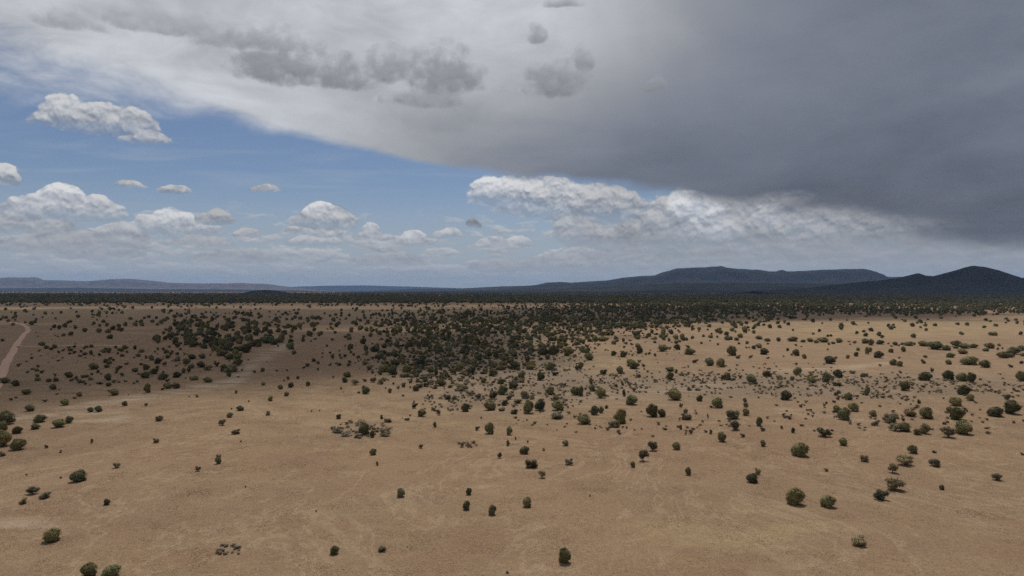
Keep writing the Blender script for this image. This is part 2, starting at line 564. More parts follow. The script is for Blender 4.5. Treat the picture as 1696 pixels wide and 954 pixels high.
def build_ground():
    ang = np.concatenate([np.linspace(-46, 46, 520), np.linspace(46, 314, 70)[1:-1]])
    ang = np.radians(ang)
    rad = np.concatenate([[0.5], np.geomspace(30, 44000, 400)])
    R, A = np.meshgrid(rad, ang, indexing='ij')
    X, Y = R * np.sin(A), R * np.cos(A)
    Z = land(X, Y)
    v = np.stack([X, Y, Z], -1).reshape(-1, 3)
    q = grid_faces(len(rad), len(ang), wrap=True)[:, ::-1]
    o = fast_mesh('ground', v, q, M_GROUND)
    px, py = seen_at(X, Y, Z)
    ok = Y > 20
    n1 = fbm(X / 40, Y / 40, 3)
    n2 = fbm(X / 14, Y / 14, 9)
    sand = stroke(px, py, [(-60, 690), (60, 692), (160, 668), (260, 655), (390, 632), (420, 602), (450, 585), (475, 572)], 15) * 1.0
    sand = np.maximum(sand, stroke(px, py, [(130, 690), (190, 690)], 26))
    sand = np.maximum(sand, blob(px, py, 440, 585, 24, 7) * 0.8)
    sand = np.maximum(sand, blob(px, py, 430, 606, 40, 4) * 0.6)
    sand = np.maximum(sand, blob(px, py, 30, 870, 70, 14) * 0.7)
    sand = np.maximum(sand, stroke(px, py, [(960, 655), (1060, 650), (1190, 640)], 22) * 0.5)
    sand = np.maximum(sand, stroke(px, py, [(1290, 614), (1390, 611), (1480, 600)], 14) * 0.6)
    sand = np.maximum(sand, stroke(px, py, [(1300, 680), (1360, 690), (1440, 700)], 16) * 0.5)
    sand = np.maximum(sand, stroke(px, py, [(0, 548), (170, 549), (420, 560), (560, 556)], 6) * 0.4)
    yellow = blob(px, py, 1480, 545, 330, 16) + blob(px, py, 640, 517, 240, 7) + blob(px, py, 130, 516, 220, 8) + blob(px, py, 870, 600, 60, 14) + blob(px, py, 1180, 880, 190, 50) * 0.5 + blob(px, py, 1300, 880, 90, 20) * .4 + blob(px, py, 990, 600, 90, 20) + blob(px, py, 600, 690, 330, 60) * 0.35
    stony = blob(px, py, 1150, 640, 260, 26) + blob(px, py, 1500, 640, 260, 26) + blob(px, py, 860, 640, 160, 50) + blob(px, py, 780, 600, 170, 60) + blob(px, py, 600, 714, 46, 18)
    far = np.clip((R - 4500) / 3000, 0, 1)
    stony = np.maximum(stony, far)
    bare = blob(px, py, 350, 580, 380, 60) + blob(px, py, 850, 740, 700, 60) * 0.5
    cov = np.stack([np.clip(sand * (0.5 + n2), 0, 1), np.clip(yellow * (0.4 + n1), 0, 1), np.clip(stony * (0.4 + n2), 0, 1), np.clip(bare, 0, 1)], -1)
    cov[~ok] = 0
    at_ = o.data.attributes.new('cover', 'FLOAT_COLOR', 'POINT')
    at_.data.foreach_set('color', cov.reshape(-1).astype(np.float32))
    tag(o, 'dry tan grassland stretching from below the camera to the horizon', kind='structure')
    return o


ground = build_ground()


def ribbon(name, pix, width, lift, mat, label):
    """A worn track laid on the land along a line of photo pixels."""
    pts = [Vector(at(a, b)[:2]) for a, b in pix]
    fine = []
    for a, b, c, d in zip([pts[0]] + pts[:-2], pts[:-1], pts[1:], pts[2:] + [pts[-1]]):
        for k in range(14):
            t = k / 14
            fine.append(0.5 * ((2 * b) + (c - a) * t + (2 * a - 5 * b + 4 * c - d) * t * t + (3 * b - a - 3 * c + d) * t ** 3))
    fine.append(pts[-1])
    vs = []
    across = [(-0.62, -0.06), (-0.5, 0.12), (-0.28, 0.03), (0, 0.06), (0.28, 0.03), (0.5, 0.12), (0.62, -0.06)]
    for i, p in enumerate(fine):
        t = (fine[min(i + 1, len(fine) - 1)] - fine[max(i - 1, 0)]).normalized()
        nn = Vector((-t.y, t.x))
        w = width * (1 + 0.08 * math.sin(i * 0.7) + 0.05 * math.sin(i * 1.9))
        for s, z in across:
            q = p + nn * s * w
            vs.append((q.x, q.y, float(land(q.x, q.y)) + lift + z))
    f = grid_faces(len(fine), len(across)).tolist()
    o = mesh_obj(name, vs, f, mat, smooth=True)
    return tag(o, label, kind='structure')


ribbon('dirt_road', [(-60, 700), (-18, 655), (2, 622), (16, 592), (29, 569), (40, 554), (47, 546), (42, 540), (28, 536), (10, 533), (-20, 531)], 3.5, 0.12, M_ROAD, 'pale pinkish dirt road bending along the edge of the plain')
ribbon('dirt_path', [(28, 573), (70, 574), (110, 572.5), (170, 572), (215, 573)], 2.2, 0.08, M_ROAD, 'thin pale side track leaving the dirt road')

# ------------------------------------------------------------------ hills and mesas on the horizon
def ridge(name, prof, dist, depth, mat, label, rough=1.0, cap=0.0, seed=1, nx=360, nd=46):
    """A range whose crest follows the given line of photo pixels at its real distance and size."""
    xs = np.linspace(prof[0][0], prof[-1][0], nx)
    ys = np.interp(xs, [p[0] for p in prof], [p[1] for p in prof])
    crest = np.maximum((HY - ys) / F * dist + CAMZ, 0)
    bx = (xs - CX) / F * dist
    jag = (fbm(bx / (dist * 0.012), bx * 0 + 3.3, seed, 5) - 0.5)
    crest = np.maximum(crest + jag * crest * 0.05 * rough, 0)
    t = np.linspace(-1, 1, nd)
    T, BX = np.meshgrid(t, bx, indexing='ij')
    H = np.broadcast_to(crest, T.shape)
    gully = fbm(BX / (depth * 0.16) + fbm(BX / depth * 2, T * 2, seed + 5), T * 1.1 + 7, seed + 20, 5)
    a = np.abs(T)
    prof_t = np.clip(1 - a, 0, 1)
    shape = prof_t ** (1.35 if cap == 0 else 1.0)
    if cap:
        shape = np.where(a < 0.16, 1.0, np.where(a < 0.24, 1 - (a - 0.16) / 0.08 * cap, (1 - cap) * ((1 - a) / 0.76) ** 1.25))
    ero = 1 - (gully * 0.75) * np.clip(a * 4.0, 0, 1) * np.clip((1 - a) * 3, 0, 1) * 0.9
    small = (fbm(BX / (depth * 0.03), T * 14, seed + 40, 4) - 0.5) * 0.10 * np.clip(a * 5, 0, 1)
    Z = H * (shape * ero + small * prof_t * rough) - 3.0 * (a > 0.97)
    wig = (fbm(BX / (depth * 0.9), T * 0 + 1.7, seed + 60, 3) - 0.5) * depth * 0.35 * (1 - a)
    Yw = dist + T * depth + wig
    Xw = BX * Yw / dist if False else BX + 0 * Yw
    v = np.stack([Xw, Yw, Z], -1).reshape(-1, 3)
    o = fast_mesh(name, v, grid_faces(nd, nx), mat)
    return tag(o, label, kind='structure')


H_RED = hill_material('red rock country', (.075, .066, .060), (.15, .115, .098), (.33, .19, .145), 0.9)
H_BLUE_SHADED = hill_material('wooded slopes', (.008, .010, .012), (.020, .021, .021), (.045, .04, .036), 0.4)  # wooded colour, darkened further: the storm cloud's shade is put into it
H_DARK = hill_material('dark wooded slopes', (.011, .012, .010), (.026, .025, .019), (.07, .055, .04), 0.3)
ridge('far_mesa', [(-420, 466), (-250, 462), (-120, 464), (0, 461), (30, 459), (62, 458.5), (72, 463), (110, 464), (150, 465), (185, 462), (215, 461), (240, 463), (275, 467.5), (330, 469), (400, 468.5), (438, 469.5), (480, 475), (520, 480), (560, 484)], 30000, 3800, H_RED, 'long flat red rock mesa pale with haze on the horizon', cap=0.42, seed=3)
ridge('far_ridge', [(420, 480), (470, 475), (540, 472.5), (600, 472), (680, 474), (760, 477), (850, 479), (950, 481)], 38000, 3000, H_BLUE_SHADED, 'faintest blue ridge low on the horizon', seed=11, nx=160)
ridge('blue_hills', [(-400, 479), (0, 477), (120, 476), (250, 478.5), (380, 479), (500, 481), (560, 483)], 22000, 2400, H_BLUE_SHADED, 'low blue line of hills before the red mesa', seed=15, nx=200)
ridge('rolling_hills', [(540, 483), (620, 481.5), (690, 478), (760, 477.5), (800, 475.5), (830, 473.5), (880, 472), (960, 472), (1100, 472), (1300, 474)], 21000, 2600, H_BLUE_SHADED, 'low rolling hills leading up to the dark mesa', seed=21, nx=260, rough=1.6)
ridge('dark_mesa', [(800, 481), (850, 476), (885, 472), (905, 468), (928, 466.5), (945, 468), (970, 466), (1005, 464), (1030, 459.5), (1060, 457), (1085, 455.5), (1100, 450), (1120, 444), (1150, 442.5), (1175, 441), (1192, 440), (1200, 443), (1222, 445.5), (1248, 446), (1270, 449), (1284, 448.5), (1293, 446), (1302, 449), (1340, 447.5), (1390, 445), (1432, 445), (1446, 448), (1458, 455), (1475, 457.5), (1520, 458), (1600, 460), (1720, 463), (1900, 470), (2200, 478)], 17000, 3600, H_BLUE_SHADED, 'broad dark blue flat-topped mountain under the storm cloud', cap=0.3, seed=31, nx=520, nd=60)
ridge('foothills', [(560, 484), (700, 482), (850, 480), (960, 476), (1080, 470), (1200, 467), (1330, 468), (1450, 470), (1600, 476), (1800, 480)], 12500, 2200, H_DARK, 'dark wooded foothills below the flat-topped mountain', seed=41, nx=360, rough=1.4)
ridge('peak', [(1250, 482), (1330, 477), (1400, 470), (1450, 464), (1490, 459.5), (1512, 454.5), (1525, 450.8), (1538, 455), (1552, 456), (1572, 450), (1590, 445), (1603, 440), (1613, 437.4), (1624, 439.5), (1640, 444), (1655, 448), (1675, 455), (1690, 459), (1710, 458), (1760, 463), (1850, 470), (2000, 478), (2150, 482)], 8200, 1700, H_DARK, 'rounded dark peak at the end of the mountain line', seed=51, nx=420, nd=60)
ridge('small_hill', [(385, 488), (405, 484.5), (420, 481), (437, 479.2), (452, 480.5), (475, 484), (505, 488)], 6800, 420, H_DARK, 'small dark dome hill alone on the plain', seed=61, nx=120)

# ------------------------------------------------------------------ plants
def leaf_cloud(lobes_, n_leaf, size, seed, core=0.82, shape=1.0, up=0.25):
    """Leaf sprays on and in a set of lobes, with twiggy cores that close the crown."""
    r = np.random.default_rng(seed)
    V, Fc = [], []
    vol = np.array([l[3] ** 2 for l in lobes_])
    pick = r.choice(len(lobes_), n_leaf, p=vol / vol.sum())
    for k in pick:
        cx, cy, cz, rr, sz = lobes_[k]
        d = r.normal(size=3)
        d /= np.linalg.norm(d)
        d[2] = abs(d[2]) * 0.9 + up * d[2] if r.random() < 0.6 else d[2]
        d /= np.linalg.norm(d)
        rad = rr * (0.80 + 0.28 * r.random())
        p = np.array([cx, cy, cz]) + d * rad * np.array([1, 1, sz])
        if p[2] < 0.01:
            p[2] = 0.01 + 0.05 * r.random()
        nrm = d + r.normal(size=3) * 0.5
        nrm /= np.linalg.norm(nrm)
        a = np.cross(nrm, r.normal(size=3))
        a /= np.linalg.norm(a)
        b = np.cross(nrm, a)
        s = size * (0.6 + 0.8 * r.random())
        i = len(V)
        V += [p - a * s, p + b * s * 0.6 * shape, p + a * s, p - b * s * 0.6 * shape]
        Fc.append((i, i + 1, i + 2, i + 3))
    if core:
        bm = bmesh.new()
        bmesh.ops.create_icosphere(bm, subdivisions=2, radius=1.0)
        cv = np.array([v.co[:] for v in bm.verts])
        cf = [[v.index for v in f.verts] for f in bm.faces]
        bm.free()
        for (cx, cy, cz, rr, sz) in lobes_:
            i = len(V)
            jit = 1 + r.normal(size=(len(cv), 1)) * 0.07
            w = cv * jit * rr * core * np.array([1, 1, sz]) + np.array([cx, cy, cz])
            w[:, 2] = np.maximum(w[:, 2], 0.02)
            V += list(w)
            Fc += [tuple(i + k for k in f) for f in cf]
    return np.array(V), Fc


def stems(seed, n, spread, top, r0):
    """Tapered stems that fork up into the crown."""
    r = np.random.default_rng(seed)
    V, Fc = [], []

    def tube(p0, p1, a, b):
        d = (p1 - p0) / np.linalg.norm(p1 - p0)
        x = np.cross(d, [0.3, 0.5, 0.8])
        x /= np.linalg.norm(x)
        y = np.cross(d, x)
        i = len(V)
        for p, rr in ((p0, a), (p1, b)):
            for k in range(5):
                t = k * 2 * math.pi / 5
                V.append(p + (x * math.cos(t) + y * math.sin(t)) * rr)
        for k in range(5):
            Fc.append((i + k, i + (k + 1) % 5, i + 5 + (k + 1) % 5, i + 5 + k))
    base = np.array([0, 0, -0.04])
    fork = np.array([r.normal() * 0.02, r.normal() * 0.02, top * 0.28])
    tube(base, fork, r0 * 1.25, r0)
    for k in range(n):
        t = k * 2 * math.pi / n + r.random()
        m = fork + np.array([math.cos(t) * spread * 0.5, math.sin(t) * spread * 0.5, top * 0.32])
        e = m + np.array([math.cos(t + .3) * spread * 0.4, math.sin(t + .3) * spread * 0.4, top * (0.25 + 0.15 * r.random())])
        tube(fork, m, r0 * 0.7, r0 * 0.45)
        tube(m, e, r0 * 0.45, r0 * 0.15)
    return np.array(V), Fc


def data(name, vf, mat):
    me = bpy.data.meshes.new(name)
    me.from_pydata(vf[0].tolist(), [], vf[1])
    me.materials.append(mat)
    return me


def juniper_lobes(seed, upright=0.0):
    """A rounded gumdrop crown that sweeps down to the ground."""
    r = np.random.default_rng(seed)
    L = [(0, 0, .46, .435, 1.10)]
    for k in range(13):
        t = k * 2.4 + r.random()
        h = .13 + .66 * ((k * 0.618) % 1)
        ring = .315 * math.sqrt(max(0.08, 1 - (max(h - .30, 0) / .62) ** 2)) * (0.85 if h < .2 else 1.0)
        rr = r.uniform(.13, .20) * (1 - 0.2 * max(0, h - .5))
        L.append((math.cos(t) * ring, math.sin(t) * ring, h, rr, 1.0 + upright))
    L.append((r.normal() * .06, r.normal() * .06, .82, .17, 1.05))
    return L


def open_lobes(seed):
    r = np.random.default_rng(seed)
    L = []
    for k in range(11):
        t = k * 2.4 + r.random()
        ring = .10 + .26 * r.random()
        L.append((math.cos(t) * ring, math.sin(t) * ring, r.uniform(.22, .74), r.uniform(.17, .23), .95))
    return L


def low_lobes(seed):
    r = np.random.default_rng(seed)
    L = [(0, 0, .34, .30, 1.2)]
    for k in range(7):
        t = k * 2.4 + r.random()
        ring = .20 + .16 * r.random()
        L.append((math.cos(t) * ring, math.sin(t) * ring, r.uniform(.16, .72), r.uniform(.16, .24), 1.1))
    return L


NV = 7
JC = [data('crown', leaf_cloud(juniper_lobes(100 + i, 0.1 * (i % 3)), 2600, .030, 200 + i), M_JUN) for i in range(NV)]
JT = [data('trunk', stems(300 + i, 5, .30, .8, .045), M_BARK) for i in range(NV)]
GC = [data('crown', leaf_cloud(low_lobes(400 + i), 1500, .036, 500 + i, core=0.70), M_GREY) for i in range(5)]
GT = [data('trunk', stems(330 + i, 6, .34, .8, .028), M_BARK) for i in range(5)]
BC = [data('crown', leaf_cloud(open_lobes(600 + i), 1500, .034, 700 + i, core=0.62), M_GREY) for i in range(3)]
BT = [data('trunk', stems(360 + i, 6, .36, .95, .040), M_BARK) for i in range(3)]
RC = [data('brown_shrub', leaf_cloud(low_lobes(800 + i), 700, .050, 900 + i, core=0.66, shape=.7), M_BROWN) for i in range(5)]
OC = [data('crown', leaf_cloud(low_lobes(850 + i), 1300, .040, 950 + i, core=0.66), M_ORANGE) for i in range(2)]
SC = [data('sage_clump', leaf_cloud(low_lobes(870 + i), 260, .075, 970 + i, core=0.6, shape=.6), M_SAGE) for i in range(4)]

ONES = 'zero one two three four five six seven eight nine ten eleven twelve thirteen fourteen fifteen sixteen seventeen eighteen nineteen'.split()
TENS = ' . twenty thirty forty fifty sixty seventy eighty ninety'.replace('. ', '. ').split()


def say(k):
    k = min(int(k), 99)
    if k < 20:
        return ONES[k]
    return 'twenty thirty forty fifty sixty seventy eighty ninety'.split()[k // 10 - 2] + ('-' + ONES[k % 10] if k % 10 else '')


def setting_of(px, py):
    if px < 75 and 520 < py < 640:
        return 'beside the dirt road'
    if 545 < px < 655 and 695 < py < 735:
        return 'on the sage mound'
    if 250 < px < 480 and 540 < py < 628 and (px > 310 or py < 575):
        return 'by the lesser grove'
    if 600 < px < 1000 and 550 < py < 625:
        return 'at the big grove'
    if px < 420 and py < 660:
        return 'on the shaded plain'
    if px < 660 and py < 640:
        return 'on the shaded plain'
    if px > 1150 and py < 580:
        return 'in the juniper row'
    if px > 700 and py < 665:
        return 'on the scrubby rise'
    if px > 830 and py < 722:
        return 'on the stony ground'
    return 'on the open flat'


PLANTS = """
@0,560,7.0667
J55,530,120,70 J182,565,90,75 J310,662,100,65 J350,858,105,78 J760,788,95,78 J620,605,80,68 J1335,672,110,80 J930,684,66,52 J1460,795,65,60 J1060,868,72,62 J1152,866,85,75
R128,730,38,36 R190,705,42,30 R528,748,60,36 R668,662,40,26 R875,710,56,30 J445,502,72,45 J437,455,50,38 J575,515,66,44 J655,510,66,50 R648,438,45,32 J430,392,58,38 R490,412,55,42 R322,410,45,36 J382,372,50,26 J445,342,38,32 R218,330,58,42 R373,250,38,36 J490,92,80,50 J545,125,60,40 J600,140,50,36 J640,120,60,48 R465,158,38,30
J805,465,100,72 R845,508,45,45 J895,478,45,36 R940,530,100,60 R1000,550,42,36 J980,465,65,40 J1025,458,45,32 J1062,495,60,40 R1055,555,25,18 J1095,368,120,78 J1150,410,40,40 R1075,435,40,36 R1185,425,30,22 J1265,498,80,85 R1170,545,85,36 J1272,565,72,48 R1335,525,60,45 R1395,525,38,28
J1580,398,75,52 J1680,470,75,70 R1610,525,42,38 R1430,448,60,50 J1365,412,40,36 J1375,380,55,45 R1405,360,60,46 J1250,348,75,38 J1275,308,70,50 J1245,290,75,50 R1325,268,55,36 J1295,250,50,30
R870,120,45,42 R805,126,50,34 J825,155,55,36 R870,185,50,46 J818,192,40,28 R690,180,40,40 R745,155,36,36 R690,272,40,26 J735,238,28,18 J1010,112,55,30 J1070,110,50,36 R985,130,40,25 J950,168,40,32 J995,200,65,36 R940,222,55,40 J1065,195,44,55 R1165,212,45,50 J1210,172,55,44 J1275,175,60,64 J1240,140,50,30 R1355,125,45,42 J1465,130,75,48 J1430,160,45,35 J1485,172,36,28 J1400,150,45,35 J1380,190,30,28 J1430,218,55,34 J1580,135,42,50 J1660,170,75,42 J1615,220,65,42 R1570,236,36,25 R1485,312,60,36 R1655,320,50,36 J1690,335,45,35 R1625,428,45,24
@240,560,7.0667
J20,470,80,80 J30,640,80,108 J20,372,75,65 J110,422,110,68 J148,360,45,42 J215,492,125,85 R270,510,50,40 J215,408,34,28 J155,302,85,72 J75,262,65,66 R230,330,55,60 J265,592,100,75 G365,590,110,85 R212,610,40,40 J380,465,105,72 J490,302,90,65 J550,248,90,60 J670,240,85,60 J655,345,100,72 G735,378,110,62 R840,335,70,65 J545,356,80,48 J455,412,50,65 R515,405,50,60 J575,495,110,46 J735,520,108,64 R478,478,25,28 G380,272,80,70 J265,238,55,46 J250,182,70,50 J215,140,42,32 J150,140,40,34 R118,172,32,30 J290,112,42,30 R420,72,45,28 J415,140,42,28 J380,198,45,35 R320,170,40,30 R300,200,40,40 R465,202,28,25 J15,240,35,40 R350,68,35,30 R412,305,22,20 R368,332,40,20
J570,105,120,80 J560,45,70,50 J710,60,80,60 J690,125,100,65 J790,115,100,75 J850,95,90,70 J910,210,140,75 J1115,225,50,48 J985,250,120,60 J1080,250,90,60 J925,390,90,85 G1010,400,150,110 J985,450,60,55 J1090,320,120,80 J1060,190,80,60 J1100,150,120,60 J1250,100,120,70 J1330,105,60,50 J1430,60,180,60 J1570,50,90,55 J1000,110,90,70
J1380,395,55,52 R1285,408,45,38 R1545,390,38,26 R1665,388,32,25 J1388,552,52,38 J1585,600,65,56 R1630,506,30,30 J1675,486,40,42 J1660,680,65,52 J1690,580,30,45 J1070,650,34,42 J1115,850,90,60 R1015,836,24,24 J998,930,78,62 R1218,748,28,24 J1470,738,55,58 R1492,705,20,20 G1440,905,52,58 R610,695,34,40 R520,692,22,14 R15,796,40,44 J1560,102,26,24 R175,960,85,45
@480,560,7.0667
J50,190,62,48 J250,45,24,24 R300,20,45,28 J435,102,28,28 J712,125,70,60 R650,100,20,30 J885,120,52,42 J860,70,85,70 J900,200,48,60 J580,155,26,20 J715,178,42,36 J750,208,40,36 R385,188,30,28 R378,230,32,26 J475,180,36,24 R500,245,50,66 J585,215,30,35 R645,225,48,44 J600,245,36,36 R795,242,36,38 J280,278,48,44 J330,305,46,40 J208,335,56,44 R168,358,40,34 J330,375,28,28 R475,325,40,40 R545,305,30,28 G580,325,52,52 R690,332,62,46 R690,278,28,26 R765,298,28,26 G875,318,65,64 J930,375,66,58 R970,418,45,36 R970,250,40,40 R1045,260,40,38 J95,480,40,38 J215,560,55,54 J15,580,65,62 R508,464,34,26 J670,458,95,66 J642,522,66,64 B770,550,100,72 R875,512,46,44 R975,520,80,66 J1065,542,62,66 J895,655,98,85 G875,600,70,50 G808,648,42,36 J600,602,26,34 R625,634,22,12 R1213,550,28,38 R1268,596,46,40 G1330,575,60,66 J1172,642,55,56 R1123,595,24,26 G1475,620,95,86 R1420,528,55,60 J1535,570,36,32 R1465,825,58,78 J1545,920,105,92 J572,948,58,58 R1075,945,30,48 R255,864,24,24 R350,856,18,22 R1410,915,30,26 R1318,942,22,18 R1615,680,30,28 R1665,690,40,34 R1690,765,30,30 G1680,850,50,50
J1200,430,120,100 J1100,400,120,100 J1060,430,60,60 J1380,400,130,90 J1480,450,110,90 G1570,510,110,80 J1350,460,120,60 J1650,420,90,90 J1530,330,130,90 J1230,320,120,70 R1290,250,50,50 R1150,215,45,35 J1000,160,95,70
@720,560,7.0667
J70,560,112,95 J15,440,50,90 J220,420,80,70 J290,390,120,100 J430,430,120,100 J590,415,70,66 J680,445,115,90 J700,350,90,80 J770,378,85,65 J930,370,110,95 R870,365,60,60 O800,320,90,65 O1130,340,110,80 J1120,370,120,60 J1240,495,95,100 J1360,375,130,95 R1670,370,70,70 J1260,200,130,100 J1320,250,70,60 J1400,200,120,120 R1075,205,50,40 J1560,210,130,110 J1640,220,50,35 J575,525,72,64 G320,620,150,115 R510,710,80,66 G420,670,110,60 G690,715,110,100 J800,665,130,115 J920,595,125,90 J1015,480,95,90 G1000,520,110,60 J955,500,70,55 G1060,710,95,105 R880,720,70,70 G1135,720,70,60 J1350,665,115,100 J1650,670,130,105 J1420,730,78,60 J1100,885,125,160 J1235,850,135,130 J1440,850,155,125 G1430,948,150,115 J645,848,150,120 J360,862,100,100 G790,855,80,50 G930,890,90,70 G820,790,80,80 G980,765,110,60 R35,885,60,60 G235,720,60,60 G150,720,90,70 R545,948,26,36 R1415,440,80,60 R1520,565,50,50 R690,525,34,42 R625,525,26,24 R648,553,28,22
@960,560,7.0667
J105,260,110,90 J15,360,65,80 J30,170,80,80 J180,40,80,60 J265,40,90,60 J510,40,40,40 R545,75,45,35 R605,82,45,32 J680,110,70,50 J700,185,85,95 J400,208,70,60 J515,225,85,75 R520,118,36,34 J975,160,130,85 R1050,135,50,40 J1140,140,85,72 J1045,40,40,45 J990,25,45,30 J885,18,50,25 J1130,65,60,40 J1165,48,50,30 R1265,118,55,45 J1250,30,45,40 J1290,195,135,78 R1620,85,40,30 R1525,40,30,20 R815,196,40,40 R775,202,38,34 R880,214,40,42 R615,210,30,26 J600,330,110,85 J640,360,125,90 R700,288,45,40 R745,338,42,46 J470,415,88,88 G275,425,100,70 R690,465,66,60 J1055,390,110,55 J1060,490,95,95 J1130,412,38,50 G1190,440,70,45 R1355,294,60,60 J1518,325,110,95 J1650,340,115,105 R1690,490,60,85 J130,540,50,80 J145,625,85,85 J15,680,65,120 J250,703,122,125 R497,555,44,55 R425,580,50,50 J518,683,44,85 J610,785,150,120 R640,625,50,60 J1105,728,165,140 J1405,740,75,75 R1185,818,50,62 J1610,820,135,125 J180,900,110,110 J255,878,60,80 J315,826,44,42 J45,1010,165,125 J480,1000,135,170 J850,925,150,155 J960,925,100,95 R720,866,26,24 J1240,880,60,55 G1255,960,120,100 R1500,940,30,60 G1280,615,60,55 G1380,615,70,35 R1430,440,50,24
@1200,560,7.0667
J85,205,130,115 R160,242,55,50 R310,232,45,42 R287,245,18,30 R255,122,28,28 R287,118,26,24 J340,130,56,46 J400,118,80,58 J465,195,110,78 J265,70,48,38 R507,76,42,25 J738,152,38,38 R833,92,36,30 R898,107,28,16 J835,210,85,80 R785,205,40,30 J930,240,58,54 R690,222,25,25 R507,243,46,32 R838,318,42,38 J1230,300,125,90 R1300,246,45,38 J1443,240,48,46 J1540,215,55,54 J1562,150,52,40 R1205,144,30,28 J1670,190,60,85 J1220,80,40,28 J1270,70,55,30 R1458,48,36,22 R1520,68,50,42 J1650,65,90,60 J1340,55,75,55 R1470,80,28,20 J310,530,120,108 J30,490,85,90 G490,450,115,85 J855,430,105,90 G640,485,80,50 J793,492,62,48 J1015,525,110,85 J1195,512,115,115 J1325,465,115,100 J1628,458,85,50 R1490,418,80,45 R1665,440,40,30 J1670,665,70,100 J720,728,130,115 J1445,725,100,85 R1317,675,70,72 R1325,725,45,40 R1280,758,48,42 R1165,795,35,36 R1190,775,30,40 J1505,858,130,105 J1310,870,85,85 J1400,960,150,150 J250,908,80,85 G245,810,60,70 J235,750,50,50 G85,950,150,130 R890,812,48,46 R605,795,45,30 R728,862,30,28 R778,908,30,30 R1032,880,36,24 R1030,925,30,34 R755,950,55,45 J405,958,55,36 R185,475,50,50 R95,498,60,35 R660,575,80,40 R550,665,30,40 R395,704,36,25 R970,850,50,22 R1600,765,40,22 G1320,560,110,50
J140,30,60,40 J60,20,90,40 J630,40,60,50 J500,40,80,40 J800,40,120,55 J920,50,70,30 J1000,45,80,45 J1075,60,60,40 J1150,50,130,60 J400,15,90,40
@1440,560,6.625
J20,80,60,70 J120,70,90,50 J280,80,60,42 J360,75,40,28 J430,85,105,50 J490,75,35,30 R208,68,25,22 R238,95,30,20 R325,88,30,24 J590,90,110,60 J720,125,170,90 J840,135,100,60 J950,95,120,70 J945,115,60,24 J1040,115,110,60 J1140,110,100,50 J1020,175,110,50 J890,215,95,55 J235,160,55,46 J370,150,55,60 J10,155,40,55 J100,220,110,80 J1315,115,110,65 J1275,145,70,30 J1420,88,40,28 R1408,135,32,36 R1458,122,25,30 J1590,180,150,85 J1670,140,90,60 J1460,222,120,75 J1550,215,80,50 J1680,200,60,40 J610,215,48,30 R585,280,55,55 J865,290,65,55 J330,310,80,60 J260,298,80,70 R115,310,36,30 R325,225,35,28 J1100,295,195,95 J1265,325,120,85 R1545,322,50,40 R1670,285,55,40 R685,380,40,60 J610,470,150,100 J865,462,125,110 J1010,475,110,95 J1118,488,95,110 J1660,475,105,115 J385,578,110,105 J1040,625,145,108 J1105,688,90,75 J945,745,135,100 J540,720,42,48 R352,672,36,32 R408,652,38,32 R393,685,26,22 R450,732,26,24 J1582,576,34,34 G1515,680,70,70 R1480,640,60,22 J35,860,80,72 G440,860,150,130 J620,885,145,130 J960,900,170,145 J880,820,80,70 R1042,795,45,44 J1385,865,180,115 J1560,838,175,155 G235,940,140,110 R365,910,38,45 R825,950,44,40 R1582,935,28,28 R1685,920,25,36
@0,640,3.038
J30,195,85,72 J15,222,45,50 J15,305,78,85 J95,322,78,60 J90,238,50,38 J180,217,42,30 J205,182,62,42 J298,208,68,45 J350,186,40,38 G15,352,30,28 R802,175,42,30 G788,285,30,32 J464,286,14,24 R235,312,20,24 R308,334,18,16 G587,412,36,34 J397,482,76,62 R135,448,12,10 R308,463,14,12 B165,545,58,50 G228,565,56,40 G120,592,40,34 J540,597,34,32 J265,785,80,72 J450,960,80,72 J566,968,95,72 G1120,196,34,34 G1185,242,42,34 R1213,280,12,12 J1098,390,32,36 R1100,362,28,24 R998,428,30,30 R1237,510,10,12
@424,640,3.038
G415,165,28,28 R632,165,16,26 J545,245,60,60 J585,258,26,36 G650,252,55,46 G665,182,42,26 J900,206,20,28 R1115,222,22,28 J1175,240,54,58 J1275,245,32,44 R760,172,32,16 J590,346,36,34 J610,398,14,22 R830,313,24,24 J1268,300,18,30 R1226,362,26,34 J730,558,42,46 J1072,546,34,36 J1060,622,38,48 J1190,647,40,52 R304,630,10,10 J397,846,48,46 G634,832,48,32 R1265,940,18,14
@848,640,3.038
R482,222,22,20 R418,215,14,14 R540,242,14,14 R576,214,14,16 R767,220,22,16 J848,218,16,26 J1000,240,16,24 R898,240,20,26 R874,244,12,20 R160,325,18,16 R80,285,10,18 R18,270,10,24 G515,207,62,50 J269,300,34,30 J64,342,52,42 G100,413,66,52 G285,397,44,38 B153,462,40,40 G710,327,50,54 B658,378,58,66 J608,409,26,32 J827,320,44,40 G1125,222,50,50 J1057,280,46,46 G1050,250,36,30 R1160,256,26,24 J1262,303,30,34 J1243,200,32,46 R1260,225,32,26 J886,448,32,42 G1237,445,28,42 J1208,486,60,50 R392,554,10,12 J76,608,46,52 J265,892,66,78 R708,255,20,12 R116,190,18,16
@1272,640,3.038
R67,214,16,20 J126,234,20,28 G280,256,66,50 R322,226,18,14 J377,298,42,40 J163,354,88,72 G485,380,42,40 J726,338,50,44 B690,400,90,66 G838,404,56,54 B625,438,54,52 B632,528,98,80 G565,574,68,66 R292,428,22,20 R835,335,26,12 G1153,474,48,40 J872,520,26,26 J138,600,98,90 J302,612,80,66 G455,806,78,66 J982,244,90,72 B908,260,76,58 G752,244,50,42 J790,240,50,54 J682,228,72,48 G640,225,55,45 R545,198,30,34 R888,192,18,18 R1102,214,26,12 R1105,240,26,20 R1277,346,18,16 R1235,184,14,14 G618,185,66,54
"""
